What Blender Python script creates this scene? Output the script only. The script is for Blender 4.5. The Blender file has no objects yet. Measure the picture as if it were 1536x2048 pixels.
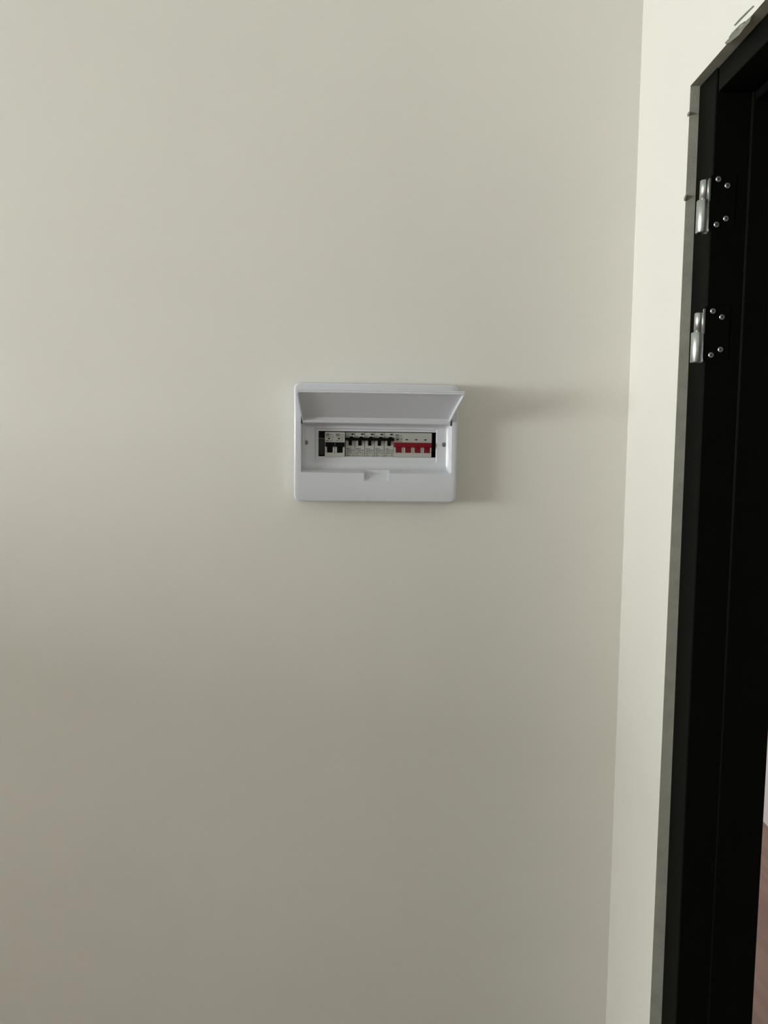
import bpy, bmesh, math, random
from mathutils import Vector, Matrix
random.seed(7)
S = bpy.context.scene
C = S.collection

# ------------------------------------------------------------------ camera
F = 1538.0                                   # focal length in pixels of the 1536 x 2048 frame
CAM = Vector((0.0, -1.45, 1.60))
PITCH, YAW, ROLL = math.radians(-6.4), math.radians(-2.9), math.radians(0.1)
cd = bpy.data.cameras.new('camera'); cam = bpy.data.objects.new('camera', cd); C.objects.link(cam)
cd.sensor_fit = 'VERTICAL'; cd.sensor_height = 36.0; cd.lens = F/2048*36; cd.clip_start = .01
MR = Matrix.Rotation(YAW, 3, 'Z') @ Matrix.Rotation(math.pi/2+PITCH, 3, 'X') @ Matrix.Rotation(ROLL, 3, 'Z')
cam.matrix_world = Matrix.Translation(CAM) @ MR.to_4x4()
S.camera = cam

# ------------------------------------------------------------------ light
w = bpy.data.worlds.new('sky'); S.world = w; w.use_nodes = True
w.node_tree.nodes['Background'].inputs[0].default_value = (.80, .90, 1.0, 1)
w.node_tree.nodes['Background'].inputs[1].default_value = .6
def area(name, loc, rot, sx, sy, power, col):
    l = bpy.data.lights.new(name, 'AREA'); l.shape = 'RECTANGLE'; l.size = sx; l.size_y = sy
    l.energy = power; l.color = col
    o = bpy.data.objects.new(name, l); C.objects.link(o); o.location = loc; o.rotation_euler = rot
    return o
# daylight thrown up from the bright ground outside the tall window at the far left end of the room
area('daylight_side_window', (-7.02, -2.4, 1.75), (0, math.radians(-133), 0), 1.60, 1.80, 520, (.945, 1.0, .98))
area('hallway_fill', (1.15, 3.35, 1.5), (math.radians(-90), 0, 0), .6, 1.4, 70, (1, .94, .91))  # added fill that brightens the hallway
S.view_settings.view_transform = 'Standard'; S.view_settings.look = 'None'
S.view_settings.gamma = 1; S.view_settings.use_curve_mapping = False
S.view_settings.exposure = 0.0

# ------------------------------------------------------------------ helpers
def un(px, py, Y):
    "point on the plane y = Y that the pixel looks at"
    d = MR @ Vector(((px-768)/F, -(py-1024)/F, -1.0))
    return CAM + d*((Y-CAM.y)/d.y)
def obj(name, bm, m, parent=None, smooth=False):
    me = bpy.data.meshes.new(name)
    bmesh.ops.recalc_face_normals(bm, faces=bm.faces[:])
    bm.to_mesh(me); bm.free()
    for k in (m if isinstance(m, (list, tuple)) else [m]): me.materials.append(k)
    if smooth:
        for p in me.polygons: p.use_smooth = True
    o = bpy.data.objects.new(name, me); C.objects.link(o)
    if parent: o.parent = parent
    return o
def thing(name, label=None, cat=None, loc=(0, 0, 0), group=None, kind=None):
    o = bpy.data.objects.new(name, None); C.objects.link(o); o.location = loc
    o.empty_display_size = .05
    for k, v in (('label', label), ('category', cat), ('group', group), ('kind', kind)):
        if v: o[k] = v
    return o
def struct(o): o['kind'] = 'structure'; return o
def box(bm, x0, x1, y0, y1, z0, z1, mi=0, bev=0, M=None):
    vs = [bm.verts.new((x, y, z)) for x in (x0, x1) for y in (y0, y1) for z in (z0, z1)]
    fs = []
    for q in ((0, 1, 3, 2), (4, 6, 7, 5), (0, 4, 5, 1), (2, 3, 7, 6), (0, 2, 6, 4), (1, 5, 7, 3)):
        f = bm.faces.new([vs[i] for i in q]); f.material_index = mi; fs.append(f)
    if M: bmesh.ops.transform(bm, matrix=M, verts=vs)
    if bev:
        es = list({e for f in fs for e in f.edges})
        bmesh.ops.bevel(bm, geom=es, offset=bev, segments=2, profile=.5, affect='EDGES')
def lathe(bm, prof, n=28, M=Matrix.Identity(4), mi=0):
    "prof: list of (radius, height) about local z"
    rings = []
    for r, h in prof:
        if r < 1e-7: rings.append([bm.verts.new(M @ Vector((0, 0, h)))])
        else: rings.append([bm.verts.new(M @ Vector((r*math.cos(2*math.pi*k/n), r*math.sin(2*math.pi*k/n), h))) for k in range(n)])
    for a, b in zip(rings, rings[1:]):
        for k in range(n):
            q = [a[k % len(a)], a[(k+1) % len(a)], b[(k+1) % len(b)], b[k % len(b)]]
            u = []
            for v in q:
                if v not in u: u.append(v)
            if len(u) > 2: f = bm.faces.new(u); f.material_index = mi
def mat(name, col, rough=.5, metal=0, noise=0, nscale=8, bump=0, bscale=300, spec=.5, coat=0):
    m = bpy.data.materials.new(name); m.use_nodes = True; nt = m.node_tree; b = nt.nodes['Principled BSDF']
    b.inputs['Base Color'].default_value = (*col, 1); b.inputs['Roughness'].default_value = rough
    b.inputs['Metallic'].default_value = metal; b.inputs['Specular IOR Level'].default_value = spec
    if coat: b.inputs['Coat Weight'].default_value = coat; b.inputs['Coat Roughness'].default_value = .08
    tc = nt.nodes.new('ShaderNodeTexCoord')
    if noise:
        n = nt.nodes.new('ShaderNodeTexNoise'); n.inputs['Scale'].default_value = nscale; n.inputs['Detail'].default_value = 5
        nt.links.new(tc.outputs['Object'], n.inputs['Vector'])
        r = nt.nodes.new('ShaderNodeValToRGB'); nt.links.new(n.outputs['Fac'], r.inputs['Fac'])
        r.color_ramp.elements[0].position = .3; r.color_ramp.elements[1].position = .7
        r.color_ramp.elements[0].color = (*[c*(1-noise) for c in col], 1)
        r.color_ramp.elements[1].color = (*[min(1, c*(1+noise)) for c in col], 1)
        nt.links.new(r.outputs['Color'], b.inputs['Base Color'])
    if bump:
        n = nt.nodes.new('ShaderNodeTexNoise'); n.inputs['Scale'].default_value = bscale; n.inputs['Detail'].default_value = 3
        nt.links.new(tc.outputs['Object'], n.inputs['Vector'])
        bp = nt.nodes.new('ShaderNodeBump'); bp.inputs['Strength'].default_value = bump; bp.inputs['Distance'].default_value = .001
        nt.links.new(n.outputs['Fac'], bp.inputs['Height']); nt.links.new(bp.outputs['Normal'], b.inputs['Normal'])
    return m

M_wall = mat('wall_paint', (.775, .750, .70), .62, noise=.012, nscale=3, bump=.12, bscale=220, spec=.3)
M_ceil = mat('ceiling_paint', (.80, .80, .77), .8)
M_cement = mat('bare_cement', (.42, .415, .36), .9, noise=.10, nscale=45, bump=.5, bscale=400, spec=.2)
M_mortar = mat('grey_mortar', (.20, .20, .175), .9, noise=.15, nscale=60, bump=.5, bscale=400, spec=.2)
M_plast = mat('white_plastic', (.645, .66, .705), .15, spec=.6)
M_black = mat('black_painted_steel', (.0045, .0045, .0038), .5, spec=.03)
M_dark = mat('black_interior', (.006, .006, .006), .8, spec=.1)
M_zinc = mat('zinc_plated_steel', (.56, .60, .585), .31, metal=1, noise=.12, nscale=60, bump=.05, bscale=500)
M_screw = mat('screw_steel', (.42, .42, .42), .4, metal=.8)
M_sockt = mat('recess_shade', (.02, .02, .02), .7)  # near-black standing in for the shade inside slots and sockets
M_body = mat('breaker_plastic', (.46, .46, .42), .5, spec=.25)
M_blk = mat('black_toggle_plastic', (.003, .0035, .0025), .5, spec=.07)
M_red = mat('red_toggle_plastic', (.20, .002, .009), .45, spec=.2)
M_ink = mat('printing_ink', (.03, .03, .025), .7, spec=.1)
M_rail = mat('rail_steel', (.10, .10, .10), .5, metal=.6)
M_far = mat('far_room_paint', (.35, .35, .315), .8)  # unseen walls made darker to cut the light they bounce
M_frame = mat('window_frame_white', (.8, .8, .8), .4)
# wood floor
M_floor = mat('wood_floor', (.20, .12, .085), .42)
nt = M_floor.node_tree; b = nt.nodes['Principled BSDF']
tc = nt.nodes.new('ShaderNodeTexCoord'); mp = nt.nodes.new('ShaderNodeMapping'); mp.inputs['Scale'].default_value = (9, 1.2, 1)
n = nt.nodes.new('ShaderNodeTexNoise'); n.inputs['Scale'].default_value = 2.2; n.inputs['Detail'].default_value = 6; n.inputs['Distortion'].default_value = .8
r = nt.nodes.new('ShaderNodeValToRGB'); r.color_ramp.elements[0].position = .35; r.color_ramp.elements[1].position = .7
r.color_ramp.elements[0].color = (.12,.064,.042,1); r.color_ramp.elements[1].color = (.18,.105,.072,1)
nt.links.new(tc.outputs['Object'], mp.inputs['Vector']); nt.links.new(mp.outputs['Vector'], n.inputs['Vector'])
nt.links.new(n.outputs['Fac'], r.inputs['Fac']); nt.links.new(r.outputs['Color'], b.inputs['Base Color'])

# ------------------------------------------------------------------ room shell
XC = un(1255.5, 852, 0).x                       # the inner corner between the two walls
ANG = math.radians(3.7)                         # the right wall is this much off square
A = Vector((-math.sin(ANG), -math.cos(ANG), 0)) # along the right wall, towards the camera
N = Vector((math.cos(ANG), -math.sin(ANG), 0))  # into the right wall
MW = Matrix(((N.x, A.x, 0, XC), (N.y, A.y, 0, 0), (0, 0, 1, 0), (0, 0, 0, 1)))   # local (n, s, z) to world
def onwall(px, py, n):
    "(s, z) on the plane n of the right wall that the pixel looks at"
    d = MR @ Vector(((px-768)/F, -(py-1024)/F, -1.0)); o = CAM - Vector((XC, 0, 0))
    t = (n - o.dot(N))/d.dot(N); p = o + d*t
    return p.dot(A), p.z
H = 2.80
# main wall with the hole of the recessed enclosure
BC = un(751, 887, 0)                            # enclosure centre on the wall
hx0, hx1, hz0, hz1 = BC.x-.128, BC.x+.128, BC.z-.036, BC.z+.036
bm = bmesh.new(); T = .16
x0, x1 = -7.0, XC
xs = [x0, hx0, hx1, x1+.25]; zs = [0, hz0, hz1, H]
g = [[bm.verts.new((x, 0, z)) for z in zs] for x in xs]; gb = [[bm.verts.new((x, T, z)) for z in zs] for x in xs]
for i in range(3):
    for j in range(3):
        if (i, j) != (1, 1):
            bm.faces.new((g[i][j], g[i+1][j], g[i+1][j+1], g[i][j+1])); bm.faces.new((gb[i][j], gb[i][j+1], gb[i+1][j+1], gb[i+1][j]))
for (i, j), (k, l) in (((1, 1), (2, 1)), ((2, 1), (2, 2)), ((2, 2), (1, 2)), ((1, 2), (1, 1))):
    bm.faces.new((g[i][j], g[k][l], gb[k][l], gb[i][j]))
for seq in ([(i, 0) for i in range(4)], [(3, j) for j in range(4)], [(i, 3) for i in range(3, -1, -1)], [(0, j) for j in range(3, -1, -1)]):
    for (i, j), (k, l) in zip(seq, seq[1:]): bm.faces.new((g[i][j], g[k][l], gb[k][l], gb[i][j]))
struct(obj('wall_back', bm, M_wall))

# right wall, in (n, s, z), with the doorway
S0, ZT = onwall(1362.3, 600, 0)[0], onwall(1382.5, 170, 0)[1]
DW = .98; WT = .17
bm = bmesh.new()
for a, b_, c, d in ((.002, S0, 0, H), (S0, S0+DW, ZT, H), (S0+DW, 6.56, 0, H)):
    box(bm, 0, WT, a if a > .01 else 0, b_, c, d)
bm.faces.ensure_lookup_table()
for f in bm.faces:
    c = f.calc_center_median(); nn = f.normal
    f.normal_update()
    if abs(f.normal.x) < .1 and S0-.01 < c.y < S0+DW+.01 and c.z < ZT+.01 and c.z > .02: f.material_index = 1
bmesh.ops.transform(bm, matrix=MW, verts=bm.verts[:])
struct(obj('wall_right', bm, [M_wall, M_cement]))

# left wall with a window, rear wall with a window
def wall_hole(name, fx, u0, u1, hu0, hu1, hz0, hz1):
    bm = bmesh.new()
    for a, b_, c, d in ((u0, hu0, 0, H), (hu1, u1, 0, H), (hu0, hu1, 0, hz0), (hu0, hu1, hz1, H)): fx(bm, a, b_, c, d)
    struct(obj(name, bm, M_far))
wall_hole('wall_left', lambda bm, a, b_, c, d: box(bm, -7.16, -7.0, a, b_, c, d), -6.66, .16, -3.5, -1.3, .9, 2.6)
bm = bmesh.new(); box(bm, -7.0, 2.2, -6.66, -6.5, 0, H); struct(obj('wall_front', bm, M_far))
def window(name, pts, ax):
    root = struct(thing(name, loc=(0, 0, 0)))
    (u0, u1, z0, z1, p) = pts; t = .05
    bm = bmesh.new()
    for a, b_, c, d in ((u0, u1, z0, z0+t), (u0, u1, z1-t, z1), (u0, u0+t, z0+t, z1-t), (u1-t, u1, z0+t, z1-t), ((u0+u1)/2-t/2, (u0+u1)/2+t/2, z0+t, z1-t)):
        if ax == 'y': box(bm, p-.03, p+.03, a, b_, c, d)
        else: box(bm, a, b_, p-.03, p+.03, c, d)
    obj('window_frame', bm, M_frame, root)
window('window_1', (-3.5, -1.3, .9, 2.6, -7.12), 'y')
bm = bmesh.new(); box(bm, -7.16, 2.4, -6.66, 3.6, H, H+.1); struct(obj('ceiling', bm, M_ceil))
bm = bmesh.new(); box(bm, -7.16, 2.4, -6.66, 3.6, -.1, 0); struct(obj('floor', bm, M_floor))
# low wall added out of view on the left to shade the lower walls
bm = bmesh.new(); box(bm, -2.6, -2.5, -1.06, 0, 0, 1.46); struct(obj('wall_light_blocker', bm, M_wall))
# hallway beyond the doorway
hs = un(1532, 1649, 0)
d = MR @ Vector(((1532-768)/F, -(1649-1024)/F, -1.0)); t = -CAM.z/d.z; P = CAM + d*t
hn = (P - Vector((XC, 0, 0))).dot(N)
bm = bmesh.new(); box(bm, hn, hn+.12, -3.5, 6.4, 0, H); bmesh.ops.transform(bm, matrix=MW, verts=bm.verts[:])
struct(obj('wall_hallway', bm, mat('hallway_paint', (.72, .68, .68), .7)))
bm = bmesh.new(); box(bm, XC+.2, 2.2, 3.4, 3.55, 0, H); struct(obj('wall_hallway_end', bm, M_wall))

# ------------------------------------------------------------------ door frame in the right wall
door = struct(thing('door_1', loc=MW @ Vector((0, S0, 0))))
DLW = Matrix.Translation(-door.location) @ MW
REC = .0153
def shear(bm):
    for v in bm.verts: v.co.x += (1.75 - v.co.z)*.0040
    bmesh.ops.transform(bm, matrix=DLW, verts=bm.verts[:])
def nof(px, py, s):
    d = MR @ Vector(((px-768)/F, -(py-1024)/F, -1.0)); o = CAM-Vector((XC, 0, 0))
    t = (s - o.dot(A))/d.dot(A); return (o+d*t).dot(N)
FW = .062                                        # width of the frame's face
def prism(bm, prof, z0, z1, bev=.0012):
    "prof: (n, s) outline"
    a = [bm.verts.new((n, s, z0)) for n, s in prof]; b_ = [bm.verts.new((n, s, z1)) for n, s in prof]
    m = len(prof); es = []
    for k in range(m):
        bm.faces.new((a[k], a[(k+1) % m], b_[(k+1) % m], b_[k])); es.append(bm.edges.get((a[k], b_[k])))
    bm.faces.new(a); bm.faces.new(b_[::-1])
    return es
ND = .150                                        # how deep the frame goes through the wall
sj = S0+.001
stop = onwall(1452, 1400, REC+.05)
N1 = .0525                                        # where the rebate meets the stop
def jamb_prof(s0, sg, fw):
    # outer side, face, rebate reveal, stop, back edge
    return [(REC, s0), (REC, s0+sg*fw), (REC+N1-.001, s0+sg*fw), (REC+N1, s0+sg*(fw+.001)), (REC+N1, s0+sg*(fw+.0022)),
            (REC+N1+.0010, s0+sg*(fw+.003)), (ND, s0+sg*(fw+.003)), (ND, s0)]
ND = nof(1506, 2046, sj+FW+.003) - (1.75-.4)*.004
bm = bmesh.new(); es = prism(bm, jamb_prof(sj, 1, FW), .0, ZT-.002)
bmesh.ops.bevel(bm, geom=[es[1], es[6]], offset=.0022, segments=3, profile=.5, affect='EDGES')
shear(bm); obj('jamb', bm, M_black, door)
bm = bmesh.new(); es = prism(bm, jamb_prof(S0+DW-.001, -1, FW), .0, ZT-.002)
bmesh.ops.bevel(bm, geom=[es[1], es[6]], offset=.0022, segments=3, profile=.5, affect='EDGES')
shear(bm); obj('jamb', bm, M_black, door)
bm = bmesh.new()
box(bm, REC+.0015, ND-.001, sj+FW+.0045, S0+DW-FW-.003, ZT-.036, ZT-.002, bev=.001)
box(bm, REC+N1+.002, ND-.004, sj+FW+.0045, S0+DW-FW-.005, ZT-.048, ZT-.034)
shear(bm); obj('head', bm, M_black, door)
bm = bmesh.new(); box(bm, REC+.002, ND-.002, sj+FW+.005, S0+DW-FW-.005, 0, .018, bev=.002); shear(bm); obj('threshold', bm, M_black, door)

# hinges: wide lower knuckle, narrow upper knuckle, painted leaf and four screws
RN = Vector((0, 1, 0))                           # the rebate reveal faces along s
def hinge(cx, zb, zm, zt, screws, ztop_leaf, lab):
    rootm = MW
    s_face = sj+FW
    R1, R2 = .0098, .0068
    nshear = (1.75-zm)*.0040
    nc = REC + nshear - .0079
    h = thing('hinge'); h.parent = door; h['label'] = lab
    s_c = s_face - .0075
    base = Vector((nc, s_c, 0))
    h.location = (DLW @ Vector((nc, s_c, zb)))
    TL = Matrix.Translation(-h.location) @ DLW
    bm = bmesh.new()
    lathe(bm, [(R1*.66, .010), (R1*.66, -.0002), (R1*.93, -.0002), (R1, .0008), (R1, zm-zb-.001), (R1-.001, zm-zb), (R2*.6, zm-zb)], 36, TL @ Matrix.Translation((nc, s_c, zb)))
    lathe(bm, [(R1*.66, .010), (0, .010)], 36, TL @ Matrix.Translation((nc, s_c, zb)), 1)
    bm.verts.ensure_lookup_table()
    obj('lower_knuckle', bm, [M_zinc, M_sockt], h, True)
    bm = bmesh.new()
    lathe(bm, [(R2*.7, 0), (R2, .0004), (R2, zt-zm-.0012), (R2-.0012, zt-zm), (0, zt-zm)], 32, TL @ Matrix.Translation((nc, s_c+.0012, zm)))
    obj('upper_knuckle', bm, M_zinc, h, True)
    bm = bmesh.new()                              # silver tongue from the knuckle round the frame's edge
    box(bm, REC+nshear-.0050, REC+nshear-.0024, s_face-.0010, s_face+.0022, zm-.003, ztop_leaf, bev=.0004, M=TL)
    obj('leaf_edge', bm, M_zinc, h)
    bm = bmesh.new()                              # leaf let into the reveal, painted with the frame
    box(bm, REC+nshear-.0024, REC+nshear+.034, s_face+.0002, s_face+.0012, zb+.004, ztop_leaf+.004, bev=.0003, M=TL)
    obj('leaf', bm, M_black, h)
    for px, py in screws:
        d = MR @ Vector(((px-768)/F, -(py-1024)/F, -1.0)); o = CAM-Vector((XC, 0, 0))
        # meet the reveal plane s = s_face
        t = (s_face+.0014 - o.dot(A))/d.dot(A); p = o+d*t; n_, z_ = p.dot(N), p.z
        Mx = TL @ Matrix.Translation((n_, s_face+.0011, z_)) @ Matrix.Rotation(math.radians(-90), 4, 'X')
        bm = bmesh.new()
        lathe(bm, [(.0040, 0), (.0040, .0005), (.0031, .0014), (.0014, .0016), (.0009, .0006), (0, .0005)], 20, Mx)
        a0 = random.uniform(0, 1.5)
        for a in (a0, a0+math.pi/2):
            box(bm, -.0019, .0019, -.00035, .00035, .0005, .00165, mi=1, M=Mx @ Matrix.Rotation(a, 4, 'Z'))
        obj('screw', bm, [M_screw, M_sockt], h)
    return h
def zat(px, py, dn=-.008, ds=-.0075):
    "height at which the upright line through the hinge crosses image row py"
    q = Vector((XC, 0, 0)) + N*(REC+.004+dn) + A*(sj+FW+ds)
    lo_, hi_ = 0.0, H
    for _ in range(40):
        z = (lo_+hi_)/2; v = MR.transposed() @ (Vector((q.x, q.y, z)) - CAM)
        if 1024 + F*v.y/v.z > py: lo_ = z
        else: hi_ = z
    return z
hinge(1407, zat(1407, 466), zat(1407, 401), zat(1409, 361), [(1437, 358), (1455, 371), (1452, 437), (1433, 449)], zat(1423, 357, -.003, 0), 'upper zinc-plated lift-off hinge with the duller knuckle')
hinge(1397, zat(1397, 725), zat(1398, 665), zat(1401, 626), [(1426, 622), (1444, 634), (1441, 699), (1422, 710)], zat(1413, 618, -.003, 0), 'lower zinc-plated lift-off hinge with the brighter knuckle')

# mortar left on the wall beside the frame head
def smear(pts, wpx, depth=.0010):
    wpx = [v*random.uniform(.75, 1.2) for v in wpx]
    bm = bmesh.new(); L, Rr = [], []
    for k, (px, py) in enumerate(pts):
        a = Vector(pts[max(0, k-1)]); b_ = Vector(pts[min(len(pts)-1, k+1)]); t = (b_-a).normalized(); q = Vector((-t.y, t.x))*(wpx[k]/2)
        for lst, sg in ((L, 1), (Rr, -1)):
            s_, z_ = onwall(px+q.x*sg, py+q.y*sg, 0); lst.append((s_, z_))
    loop = L+Rr[::-1]
    f0 = [bm.verts.new((0.0003, s_, z_)) for s_, z_ in loop]
    f1 = [bm.verts.new((-depth, s_, z_)) for s_, z_ in loop]
    m = len(loop); h = m//2
    for k in range(m): bm.faces.new((f0[k], f0[(k+1) % m], f1[(k+1) % m], f1[k]))
    for k in range(h-1): bm.faces.new((f1[k], f1[k+1], f1[m-2-k], f1[m-1-k]))
    bmesh.ops.transform(bm, matrix=MW, verts=bm.verts[:])
    return bm
wr = bpy.data.objects['wall_right']
for pts, wp in (([(1470, 51), (1482, 38), (1494, 26), (1508, 12)], [2.5, 3, 3.2, 2.5]),
                ([(1459, 76), (1466, 67), (1475, 57), (1483, 49), (1491, 43)], [1.5, 3, 2.5, 2, 1.2]),
                ([(1452, 87), (1459, 82), (1466, 76), (1476, 66), (1487, 54), (1497, 43), (1503, 34)], [3, 7, 8, 9, 9, 6, 2]),
                ([(1376.5, 233), (1378, 228), (1380, 224)], [2, 5, 3]),
                ([(1370, 402), (1371, 396), (1373, 390)], [2, 4, 2])):
    obj('mortar_smear', smear(pts, wp), M_mortar, wr)

# ------------------------------------------------------------------ distribution box
TILT = .0125
box_root = thing('distribution_box', 'white plastic electrical distribution box with its lid raised, set in the cream wall', 'electrical box', tuple(BC))
box_root.rotation_euler = (0, TILT, 0)
RT = Matrix.Rotation(-TILT, 3, 'Y')
def b2(px, py, Y):
    p = RT @ (un(px, py, Y) - Vector((BC.x, 0, BC.z))); return p.x, p.z
def BX(px, Y, py=887): return b2(px, py, Y)[0]
def BZ(py, Y, px=751): return b2(px, py, Y)[1]
YF, YR, YI, YO = -.034, -.014, -.0105, -.0085     # face, recess floor, inner step, plate back
def rrect(x0, x1, z0, z1, r, nx, seg=5):
    "closed loop; extra points along the bottom at the x values nx. Starts bottom-left, runs anticlockwise seen from the camera"
    P = []
    def arc(cx, cz, a0):
        for k in range(seg+1):
            a = math.radians(a0+90*k/seg); P.append((cx+r*math.cos(a), cz+r*math.sin(a)))
    arc(x0+r, z0+r, 180)
    for x in nx: P.append((x, z0))
    arc(x1-r, z0+r, 270); arc(x1-r, z1-r, 0); arc(x0+r, z1-r, 90)
    return P
nl, nr = BX(729, YF), BX(778, YF); nzb = BZ(963, YF); nrr = .0006
fx0, fx1, fz0, fz1 = BX(591, YF), BX(912, YF), BZ(1001, YF), BZ(771, YF)
rx0, rx1, rz0, rz1 = BX(602.5, YF), BX(903, YF), BZ(946, YF), BZ(847, YF)
NX = [nl-.003, nl-.0008, nl, nl, nr, nr, nr+.0008, nr+.003]
def loopv(P, Y): return [(x, Y, z) for x, z in P]
def L(x0, x1, z0, z1, r, Y): return loopv(rrect(x0, x1, z0, z1, r, NX), Y)
DR = .0055
loops = [L(fx0-DR, fx1+DR, fz0-DR, fz1+DR, .013, -.0004)]
for k in range(0, 6):                              # drafted side rolling over into the face
    a = math.radians(90*k/5); R_ = .0035
    e = DR*.35*0 + R_*(1-math.sin(a)); 
    loops.append(L(fx0-.0015+R_*0-(0.0015)*(1-k/5)-R_*0+ (k/5)*.0015, fx1+.0015+.0015*(1-k/5)-(k/5)*.0015, fz0-.0015-.0015*(1-k/5)+(k/5)*.0015, fz1+.0015+.0015*(1-k/5)-(k/5)*.0015, .010, YF+R_*(1-math.sin(a))))
def notched(x0, x1, z0, z1, r, Y, zb, y_in=None):
    P = rrect(x0, x1, z0, z1, r, NX); out = []
    k0 = 6                                         # first NX point (after the 6 arc points)
    for i, (x, z) in enumerate(P):
        j = i-k0
        if j == 1: z = z
        if j == 2: z = z - .0008
        if j in (3, 4): z = zb
        if j == 5: z = z - .0008
        out.append((x, Y, z))
    return out
NXrim = NX
loops.append(notched(rx0-.0010, rx1+.0010, rz0-.0010, rz1+.0010, .004, YF, nzb))
loops.append(notched(rx0-.0005, rx1+.0005, rz0-.0005, rz1+.0005, .0035, YF+.00015, nzb+.0003))
loops.append(notched(rx0-.0002, rx1+.0002, rz0-.0002, rz1+.0002, .0035, YF+.0005, nzb+.0006))
loops.append(notched(rx0, rx1, rz0, rz1, .0035, YF+.0011, nzb+.0009))
# floor of the recess
gx0, gx1, gz0, gz1 = BX(606.5, YR), BX(895, YR), BZ(938, YR), BZ(851, YR)
e1 = L(gx0+.0002, gx1-.0002, gz0+.0002, gz1, .004, YR-.0022)
for k in range(0, 7):                              # wide fillet from the side walls into the floor
    a = math.radians(90*k/6); cx_, sy = 1-math.cos(a), 1-math.sin(a)
    loops.append(L(gx0+(-.0012)+cx_*.0075, gx1+.0012-cx_*.0075, gz0-.0008+cx_*.0120, gz1+.0006-cx_*.0045, .0045, YR-sy*.0075))
ix0, ix1, iz0, iz1 = BX(629.5, YR), BX(874, YR), BZ(927, YR), BZ(858, YR)
loops.append(L(ix0, ix1, iz0, iz1, .0015, YR))
loops.append(L(ix0+.0012, ix1-.0012, iz0+.0090, iz1-.0010, .0012, YI))
ox0, ox1, oz0, oz1 = BX(637, YI), BX(871.5, YI), BZ(913.9, YI), BZ(863.4, YI)
lo = L(ox0, ox1, oz0, oz1, .0006, YI)
lo = [(x+(.0022*(1-((z-(oz0+oz1)/2)/((oz1-oz0)/2))**2) if x > ox1-.002 else 0), y, z) for x, y, z in lo]
loops.append(lo)
loops.append([(x, YO, z) for x, y, z in lo])
loops.append([(x+(.004 if x > 0 else -.004), YO, z+(.004 if z > (oz0+oz1)/2 else -.004)) for x, y, z in lo])
# the NX points of every loop inside the rim run in line with the notch
bm = bmesh.new(); VL = [[bm.verts.new(p) for p in lp] for lp in loops]
m = len(VL[0])
for a, b_ in zip(VL, VL[1:]):
    for k in range(m):
        try: bm.faces.new((a[k], a[(k+1) % m], b_[(k+1) % m], b_[k]))
        except ValueError: pass
bmesh.ops.remove_doubles(bm, verts=bm.verts[:], dist=1e-6)
cover = obj('cover', bm, M_plast, box_root)
for p in cover.data.polygons: p.use_smooth = True
cover.data.set_sharp_from_angle(angle=math.radians(28))
# steel back box let into the wall
bm = bmesh.new(); X0, X1, Z0, Z1 = hx0-BC.x+.003, hx1-BC.x-.003, hz0-BC.z+.0035, hz1-BC.z-.0035
Yb = .075
for a in ((X0, X1, Yb, Yb+.001, Z0, Z1), (X0, X0+.001, 0.001, Yb, Z0, Z1), (X1-.001, X1, 0.001, Yb, Z0, Z1), (X0+.001, X1-.001, 0.001, Yb, Z0, Z0+.001), (X0+.001, X1-.001, 0.001, Yb, Z1-.001, Z1)):
    box(bm, *a)
obj('back_box', bm, M_dark, box_root)
bm = bmesh.new(); zr = BZ(884, .02)
box(bm, X0+.003, X1-.003, .052, .0535, zr-.0175, zr+.0175); box(bm, X0+.003, X1-.003, .046, .052, zr+.0165, zr+.0175); box(bm, X0+.003, X1-.003, .046, .052, zr-.0175, zr-.0165)
obj('din_rail', bm, M_rail, box_root)
# dark blanking plate and grey strap seen in the gap left of the breakers
bm = bmesh.new(); xa, xb = BX(638, .004), BX(649.5, .004)
box(bm, xa, xb, .004, .006, BZ(911, .004), BZ(881, .004), bev=.0003); obj('blank_plate', bm, mat('grey_black_plastic', (.022, .022, .020), .5), box_root)
bm = bmesh.new(); box(bm, xa, xb, .000, .004, BZ(880, .0), BZ(877, .0), bev=.0003); obj('rail_strap', bm, M_rail, box_root)
# cover screws
for px, py in ((612, 885), (888.3, 889.3)):
    x_, z_ = b2(px, py, YR)
    Mx = Matrix.Translation((x_, YR-.0001, z_)) @ Matrix.Rotation(math.radians(90), 4, 'X')
    bm = bmesh.new()
    lathe(bm, [(.0040, 0), (.0038, .0005), (.0031, .0007), (.0031, .0003), (.0029, .0002)], 24, Mx, 2)
    lathe(bm, [(.0029, .0002), (.0026, .0009), (.0012, .0012), (0, .0008)], 20, Mx, 0)
    for a in (.5, .5+math.pi/2): box(bm, -.0019, .0019, -.0004, .0004, .0003, .00125, mi=1, M=Mx @ Matrix.Rotation(a, 4, 'Z'))
    obj('cover_screw', bm, [M_screw, M_sockt, M_sockt], box_root)
# the lid: a curved panel with side flanges and a lipped free edge, hinged in the top of the recess
prof = [(-.0205, 850.5, 605.5, 897.5), (-.0245, 846.5, 605, 898), (-.0300, 841, 604.3, 898.6), (-.0375, 835, 603.5, 900.5), (-.0480, 826.5, 602, 904.5),
        (-.0600, 817, 600.2, 909), (-.0730, 806.5, 598.3, 914.5), (-.0860, 796, 596.3, 920), (-.0960, 787.5, 594.8, 924.5), (-.0985, 785.0, 594.4, 925.6)]
LP = []
for y, py, pl, pr in prof:
    tl = (py-850)*0
    dy = TILT*148*1.02
    LP.append((y, BZ(py-(2.0), y), BX(pl, y), BX(pr, y)))
th = .0022; fl = .0075
def nrm(k):
    a = LP[max(0, k-1)]; b_ = LP[min(len(LP)-1, k+1)]
    t = Vector((b_[0]-a[0], b_[1]-a[1])).normalized(); return Vector((-t.y, t.x))*-1   # points down and out to the room side (inner face of lid)
bm = bmesh.new(); rows = []
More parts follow.
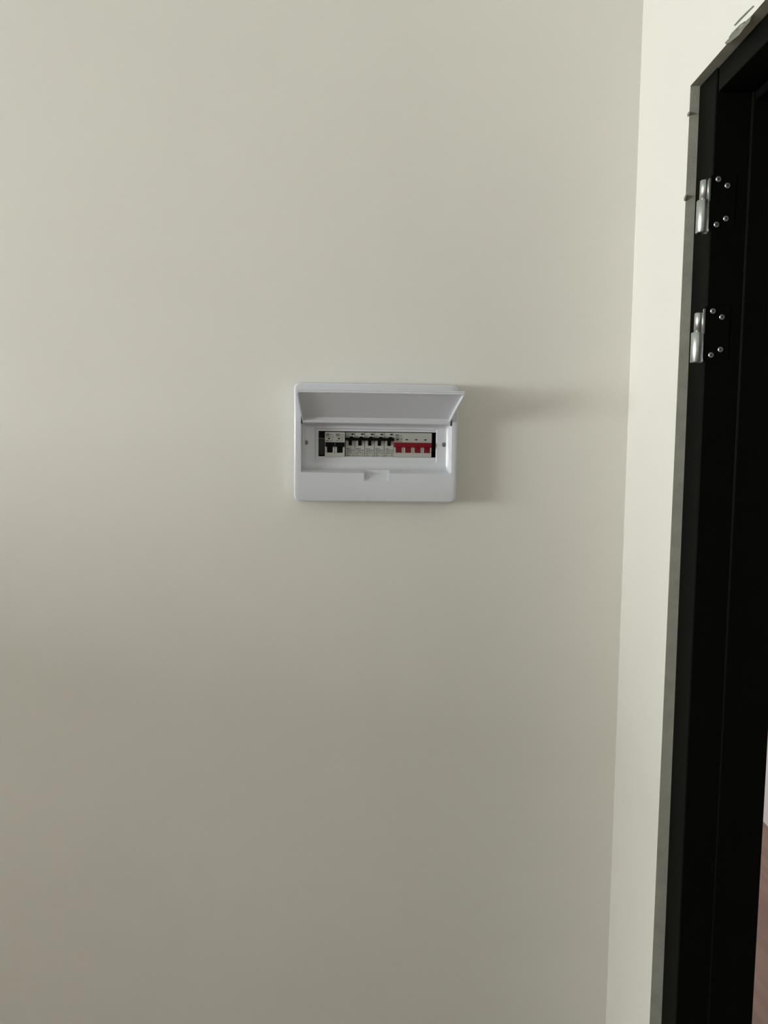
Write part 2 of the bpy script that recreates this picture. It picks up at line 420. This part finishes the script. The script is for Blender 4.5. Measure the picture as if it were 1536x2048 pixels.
for k, (y, z, xl, xr) in enumerate(LP):
    q = nrm(k)
    if q.y > 0: q = -q                              # inner face looks down
    ins = lambda d: (y+q.x*d, z+q.y*d)
    f = fl*min(1, (k+1)/4)
    pts = [(xl, *ins(-th)), (xl-.0004, *ins(0)), (xl, *ins(f)), (xl+.0018, *ins(f)), (xl+.0024, *ins(0.0004)), (xl+.006, *ins(0)),
           (xr-.006, *ins(0)), (xr-.0024, *ins(0.0004)), (xr-.0018, *ins(f)), (xr, *ins(f)), (xr+.0004, *ins(0)), (xr, *ins(-th))]
    rows.append([bm.verts.new(p) for p in pts])
for a, b_ in zip(rows, rows[1:]):
    for k in range(len(a)): bm.faces.new((a[k], a[(k+1) % len(a)], b_[(k+1) % len(b_)], b_[k]))
for rw in (rows[0], rows[-1]):
    bm.faces.new((rw[0], rw[1], rw[4], rw[5], rw[6], rw[7], rw[10], rw[11])); bm.faces.new((rw[1], rw[2], rw[3], rw[4])); bm.faces.new((rw[7], rw[8], rw[9], rw[10]))
lid = obj('lid', bm, M_plast, box_root)
for p in lid.data.polygons: p.use_smooth = True
lid.data.set_sharp_from_angle(angle=math.radians(32))
# lip along the free edge
y, z, xl, xr = LP[-1]; q = nrm(len(LP)-1); q = -q if q.y > 0 else q; t = Vector((LP[-1][0]-LP[-2][0], LP[-1][1]-LP[-2][1])).normalized()
bm = bmesh.new(); pr = []
for d, u in ((-th-.0002, -.001), (-th-.0002, .0014), (-th+.0008, .0022), (.0008, .0022), (.0008, .0008), (.0016, .0008), (.0016, .0022), (.0042, .0022), (.0050, .0014), (.0050, -.0002), (.0002, -.001)):
    pr.append((y+q.x*d+t.x*u, z+q.y*d+t.y*u))
a = [bm.verts.new((xl-.0004, *p)) for p in pr]; b_ = [bm.verts.new((xr+.0004, *p)) for p in pr]
for k in range(len(pr)): bm.faces.new((a[k], a[(k+1) % len(pr)], b_[(k+1) % len(pr)], b_[k]))
bm.faces.new(a); bm.faces.new(b_)
lip = obj('lip', bm, M_plast, lid)
# solid dark blocks in place of the shade in the lid's pivot gaps
for px, p0, p1 in ((603.2, 833, 848), (901.6, 836, 851)):
    bm = bmesh.new(); box(bm, BX(px-1.5, YF), BX(px+1.5, YF), YF-.0003, YF+.008, BZ(p1+1.2*(1 if px < 751 else -1), YF), BZ(p0+1.2*(1 if px < 751 else -1), YF), bev=.0003)
    obj('hinge_slot_shade', bm, M_sockt, box_root)

# ------------------------------------------------------------------ breakers
PX = .000935
def place(t, px, py):
    x_, z_ = b2(px, py, 0)
    t.location = box_root.matrix_basis @ Vector((0, 0, 0)); p = Matrix.Rotation(TILT, 3, 'Y') @ Vector((x_, 0, z_)) + Vector((BC.x, 0, BC.z))
    t.location = p; t.rotation_euler = (0, TILT, 0)
YP = -.0095                                        # breaker nose
K = (1.45+YP)/F*1.004
def ellipse(bm, cx, cz, rx, rz, y, mi=0, n=16, d=.0004):
    Mx = Matrix.Translation((cx, y, cz)) @ Matrix.Rotation(math.radians(90), 4, 'X') @ Matrix.Diagonal((rx, rz, 1, 1))
    lathe(bm, [(1, -.0002), (1, d*.6), (.85, d), (0, d)], n, Mx, mi)
def dashes(bm, rows, y):
    "rows: (x0, x1, zc, h) in pixels from the module's centre: broken strokes too small to read"
    for x0, x1, zc, h in rows:
        x = x0
        while x < x1-.3:
            w_ = random.uniform(.7, 1.7); e = min(x+w_, x1)
            hh = h*random.uniform(.75, 1.1)
            box(bm, x*K, e*K, y-.00006, y+.0001, (zc-hh/2)*K, (zc+hh/2)*K); x = e+random.uniform(.25, .55)
HZ = 24.0                                          # half of the visible height in px
def rocker(bm, cx, half, zt, zb_, stemw, zstem, yb=-.0135, depth=.006):
    "toggle: wide bar and a stem running down from it, rounded front"
    x0, x1 = (cx-half)*K, (cx+half)*K
    box(bm, x0, x1, YP-depth, YP+.004, zb_*K, zt*K, bev=.0006)
    pass
def stem(bm, cx, w_, zt, zb_):
    a = [(-.0005, zt), (-.0042, zt), (-.0032, (zt+zb_)/2), (-.0004, zb_), (.004, zb_), (.004, zt)]
    l_ = [bm.verts.new(((cx-w_/2)*K, YP+y, z*K)) for y, z in a]; r_ = [bm.verts.new(((cx+w_/2)*K, YP+y, z*K)) for y, z in a]
    for k in range(len(a)): bm.faces.new((l_[k], l_[(k+1) % 6], r_[(k+1) % 6], r_[k]))
    bm.faces.new(l_); bm.faces.new(r_)
BACK = .045
def body_front(bm, cx, wd, zsplit, zlow, stemw, gap=.95, nose=0.0):
    "faces of one module: label panel above, a cheek on each side of the stem, plain panel below"
    x0, x1 = (cx-wd/2+gap/2)*K, (cx+wd/2-gap/2)*K; y = YP-nose
    box(bm, x0, x1, y, y+.006, zsplit*K, HZ*K, bev=.00025)
    box(bm, x0, x1, y, y+.006, -HZ*K, zlow*K, bev=.00025)
    box(bm, x0, (cx-stemw/2-.2)*K, y-.0004, y+.006, zlow*K, (zsplit)*K, bev=.00025)
    box(bm, (cx+stemw/2+.2)*K, x1, y-.0004, y+.006, zlow*K, (zsplit)*K, bev=.00025)
# five slim breakers with a black toggle bar on each
five = ['first slim black-toggle breaker from the left, touching the wider-lever pair', 'second slim black-toggle breaker from the left in the row of five',
        'middle slim black-toggle breaker in the row of five', 'fourth slim black-toggle breaker, one away from the red switch', 'last slim black-toggle breaker, touching the red-handled switch']
PIT = 19.28
for i in range(5):
    t = thing('circuit_breaker', five[i], 'circuit breaker', group='slim breakers with black toggles')
    place(t, 700.4+PIT*i, 888.6+.0125*PIT*i)
    bm = bmesh.new()
    box(bm, (-PIT/2+.12)*K, (PIT/2-.12)*K, YP+.005, BACK, -HZ*K, HZ*K)
    body_front(bm, 0, PIT, 8.0, -2.0, 6.2)
    obj('body', bm, M_body, t)
    bm = bmesh.new(); box(bm, (-PIT/2+.02)*K, (PIT/2-.02)*K, YP-.0062, YP+.002, 8.0*K, 13.6*K, bev=.0007)
    ellipse(bm, 2.4*K, 13.4*K, 4.2*K, 2.6*K, YP-.0002, d=.0035)
    stem(bm, 0, 6.0, 8.2, -2.0)
    obj('toggle', bm, M_blk, t)
    bm = bmesh.new(); ellipse(bm, 4.6*K, 20.4*K, 3.2*K, 1.35*K, YP); obj('status_window', bm, M_blk, t)
    bm = bmesh.new()
    dashes(bm, [(-7.5, -3.0, 16.2, 1.3), (-7.5, 1.5, -8.4, 1.5), (-7.0, 1.6, -11.2, 1.0), (2.6, 8.2, -11.2, 1.5), (-7.2, 3.0, -13.4, 1.0), (-7.3, 8.2, -15.4, .8),
                (-7.5, -3.2, -17.8, 1.6), (-2.0, 7.4, -17.6, .8), (-7.8, -1.8, -21.6, 1.6), (.2, 1.8, -21.6, 1.5), (5.0, 6.9, -20.4, 1.2), (5.0, 6.9, -22.3, 1.2)], YP)
    obj('printing', bm, M_ink, t)['kind'] = 'stuff'
# two wider-lever breakers on the left
two = ['leftmost breaker with a broad black lever, beside the empty black gap', 'second broad-lever breaker, next to the five slim breakers']
for i in range(2):
    t = thing('circuit_breaker', two[i], 'circuit breaker', group='broad-lever breakers at the left end')
    place(t, 660.0+19.9*i, 888.0+.25*i)
    wd = 19.9; ns = .0045
    bm = bmesh.new()
    box(bm, (-wd/2+.10)*K, (wd/2-.10)*K, YP+.001, BACK, -HZ*K, HZ*K)
    box(bm, (-wd/2+.15)*K, (wd/2-.15)*K, YP-ns, YP+.002, 5.0*K, HZ*K, bev=.00025)
    box(bm, (-wd/2-.0)*K, (wd/2)*K, YP-ns-.0016, YP-.001, 3.8*K, 5.6*K, bev=.0003)
    box(bm, (-wd/2+.12)*K, (wd/2-.12)*K, YP-ns, YP+.002, -HZ*K, -16.6*K, bev=.00025)
    for sg in (-1, 1):
        a0, a1 = sorted((sg*(wd/2-.35), sg*5.6)); box(bm, a0*K, a1*K, YP-ns-.0006, YP+.002, -16.6*K, -4.8*K, bev=.0003)
    obj('body', bm, M_body, t)
    bm = bmesh.new(); box(bm, -8.7*K, 8.7*K, YP-ns-.0050, YP+.0015, -5.0*K, 3.7*K, bev=.0008)
    box(bm, -4.9*K, 4.9*K, YP-ns-.0012, YP+.0015, -16.3*K, -4.0*K, bev=.0005)
    obj('toggle', bm, M_blk, t)
    bm = bmesh.new(); ellipse(bm, -1.8*K, 11.0*K, 2.5*K, 1.3*K, YP-ns); obj('status_window', bm, M_blk, t)
    bm = bmesh.new(); y = YP-ns
    dashes(bm, [(-7.3, 4.5, 14.3, 1.2), (5.2, 7.6, 14.3, 1.2), (4.0, 6.4, 10.9, 1.0), (4.6, 5.6, 9.0, 1.6), (-7.6, -2.8, 7.1, 1.6), (-1.5, 7.0, 6.6, .9), (-.2, 7.3, 18.4, 1.3)], y)
    for q in ((-7.8, -6.8, 16.4, 20.6), (-2.1, -1.1, 16.4, 20.6), (-6.8, -2.1, 19.6, 20.6), (-6.8, -2.1, 16.4, 17.4), (-6.1, -4.9, 17.9, 19.2), (-4.2, -2.7, 17.9, 19.2)):
        box(bm, q[0]*K, q[1]*K, y-.00006, y+.0001, q[2]*K, q[3]*K)
    obj('printing', bm, M_ink, t)['kind'] = 'stuff'
# four-pole switch with a red bar
t = thing('main_switch', 'four-pole main switch with one red bar handle at the right end of the row', 'switch')
place(t, 824.6, 889.9); W4 = 75.6; p4 = 18.75
bm = bmesh.new()
box(bm, (-W4/2+.1)*K, (W4/2-.1)*K, YP+.002, BACK, -HZ*K, HZ*K)
box(bm, (-W4/2+.15)*K, (W4/2-.15)*K, YP-.0012, YP+.003, 4.5*K, HZ*K, bev=.0003)
box(bm, (-W4/2+.15)*K, (W4/2-.15)*K, YP-.0012, YP+.003, -HZ*K, -15.4*K, bev=.0003)
cxs = [-28.0+p4*k for k in range(4)]
for c in cxs:
    for a0, a1 in ((c-9.0, c-5.6), (c+5.6, c+9.0)):
        a0 = max(a0, -W4/2+.2); a1 = min(a1, W4/2-.2)
        box(bm, a0*K, a1*K, YP-.0022, YP+.003, -15.2*K, -3.4*K, bev=.0004)
obj('body', bm, M_body, t)
bm = bmesh.new(); box(bm, (-W4/2+.3)*K, (W4/2-.5)*K, YP-.0078, YP+.001, -4.6*K, 4.4*K, bev=.0010)
for c in cxs: box(bm, (c-4.9)*K, (c+4.9)*K, YP-.0030, YP+.001, -15.0*K, -4.0*K, bev=.0005)
obj('toggle', bm, M_red, t)
bm = bmesh.new()
for k, c in enumerate((-30.4, -12.2, 6.6, 25.0)): ellipse(bm, c*K, 10.6*K, 2.6*K, 1.1*K, YP-.0012)
obj('status_window', bm, M_blk, t)
bm = bmesh.new(); y = YP-.0012
dashes(bm, [(-28.0, -21.5, 18.4, 1.2), (-34.2, -25.5, 14.2, 1.1), (-24.0, -21.2, 14.2, 1.1), (-25.2, -21.0, 10.8, 1.4), (-34.0, -29.5, 6.6, 1.2), (-27.8, -21.0, 6.6, .9)], y)
for q in ((-34.8, -33.8, 16.4, 20.6), (-29.4, -28.4, 16.4, 20.6), (-33.8, -29.4, 19.6, 20.6), (-33.8, -29.4, 16.4, 17.4), (-33.1, -32.0, 17.9, 19.2), (-31.2, -30.1, 17.9, 19.2)):
    box(bm, q[0]*K, q[1]*K, y-.00006, y+.0001, q[2]*K, q[3]*K)
obj('printing', bm, M_ink, t)['kind'] = 'stuff'
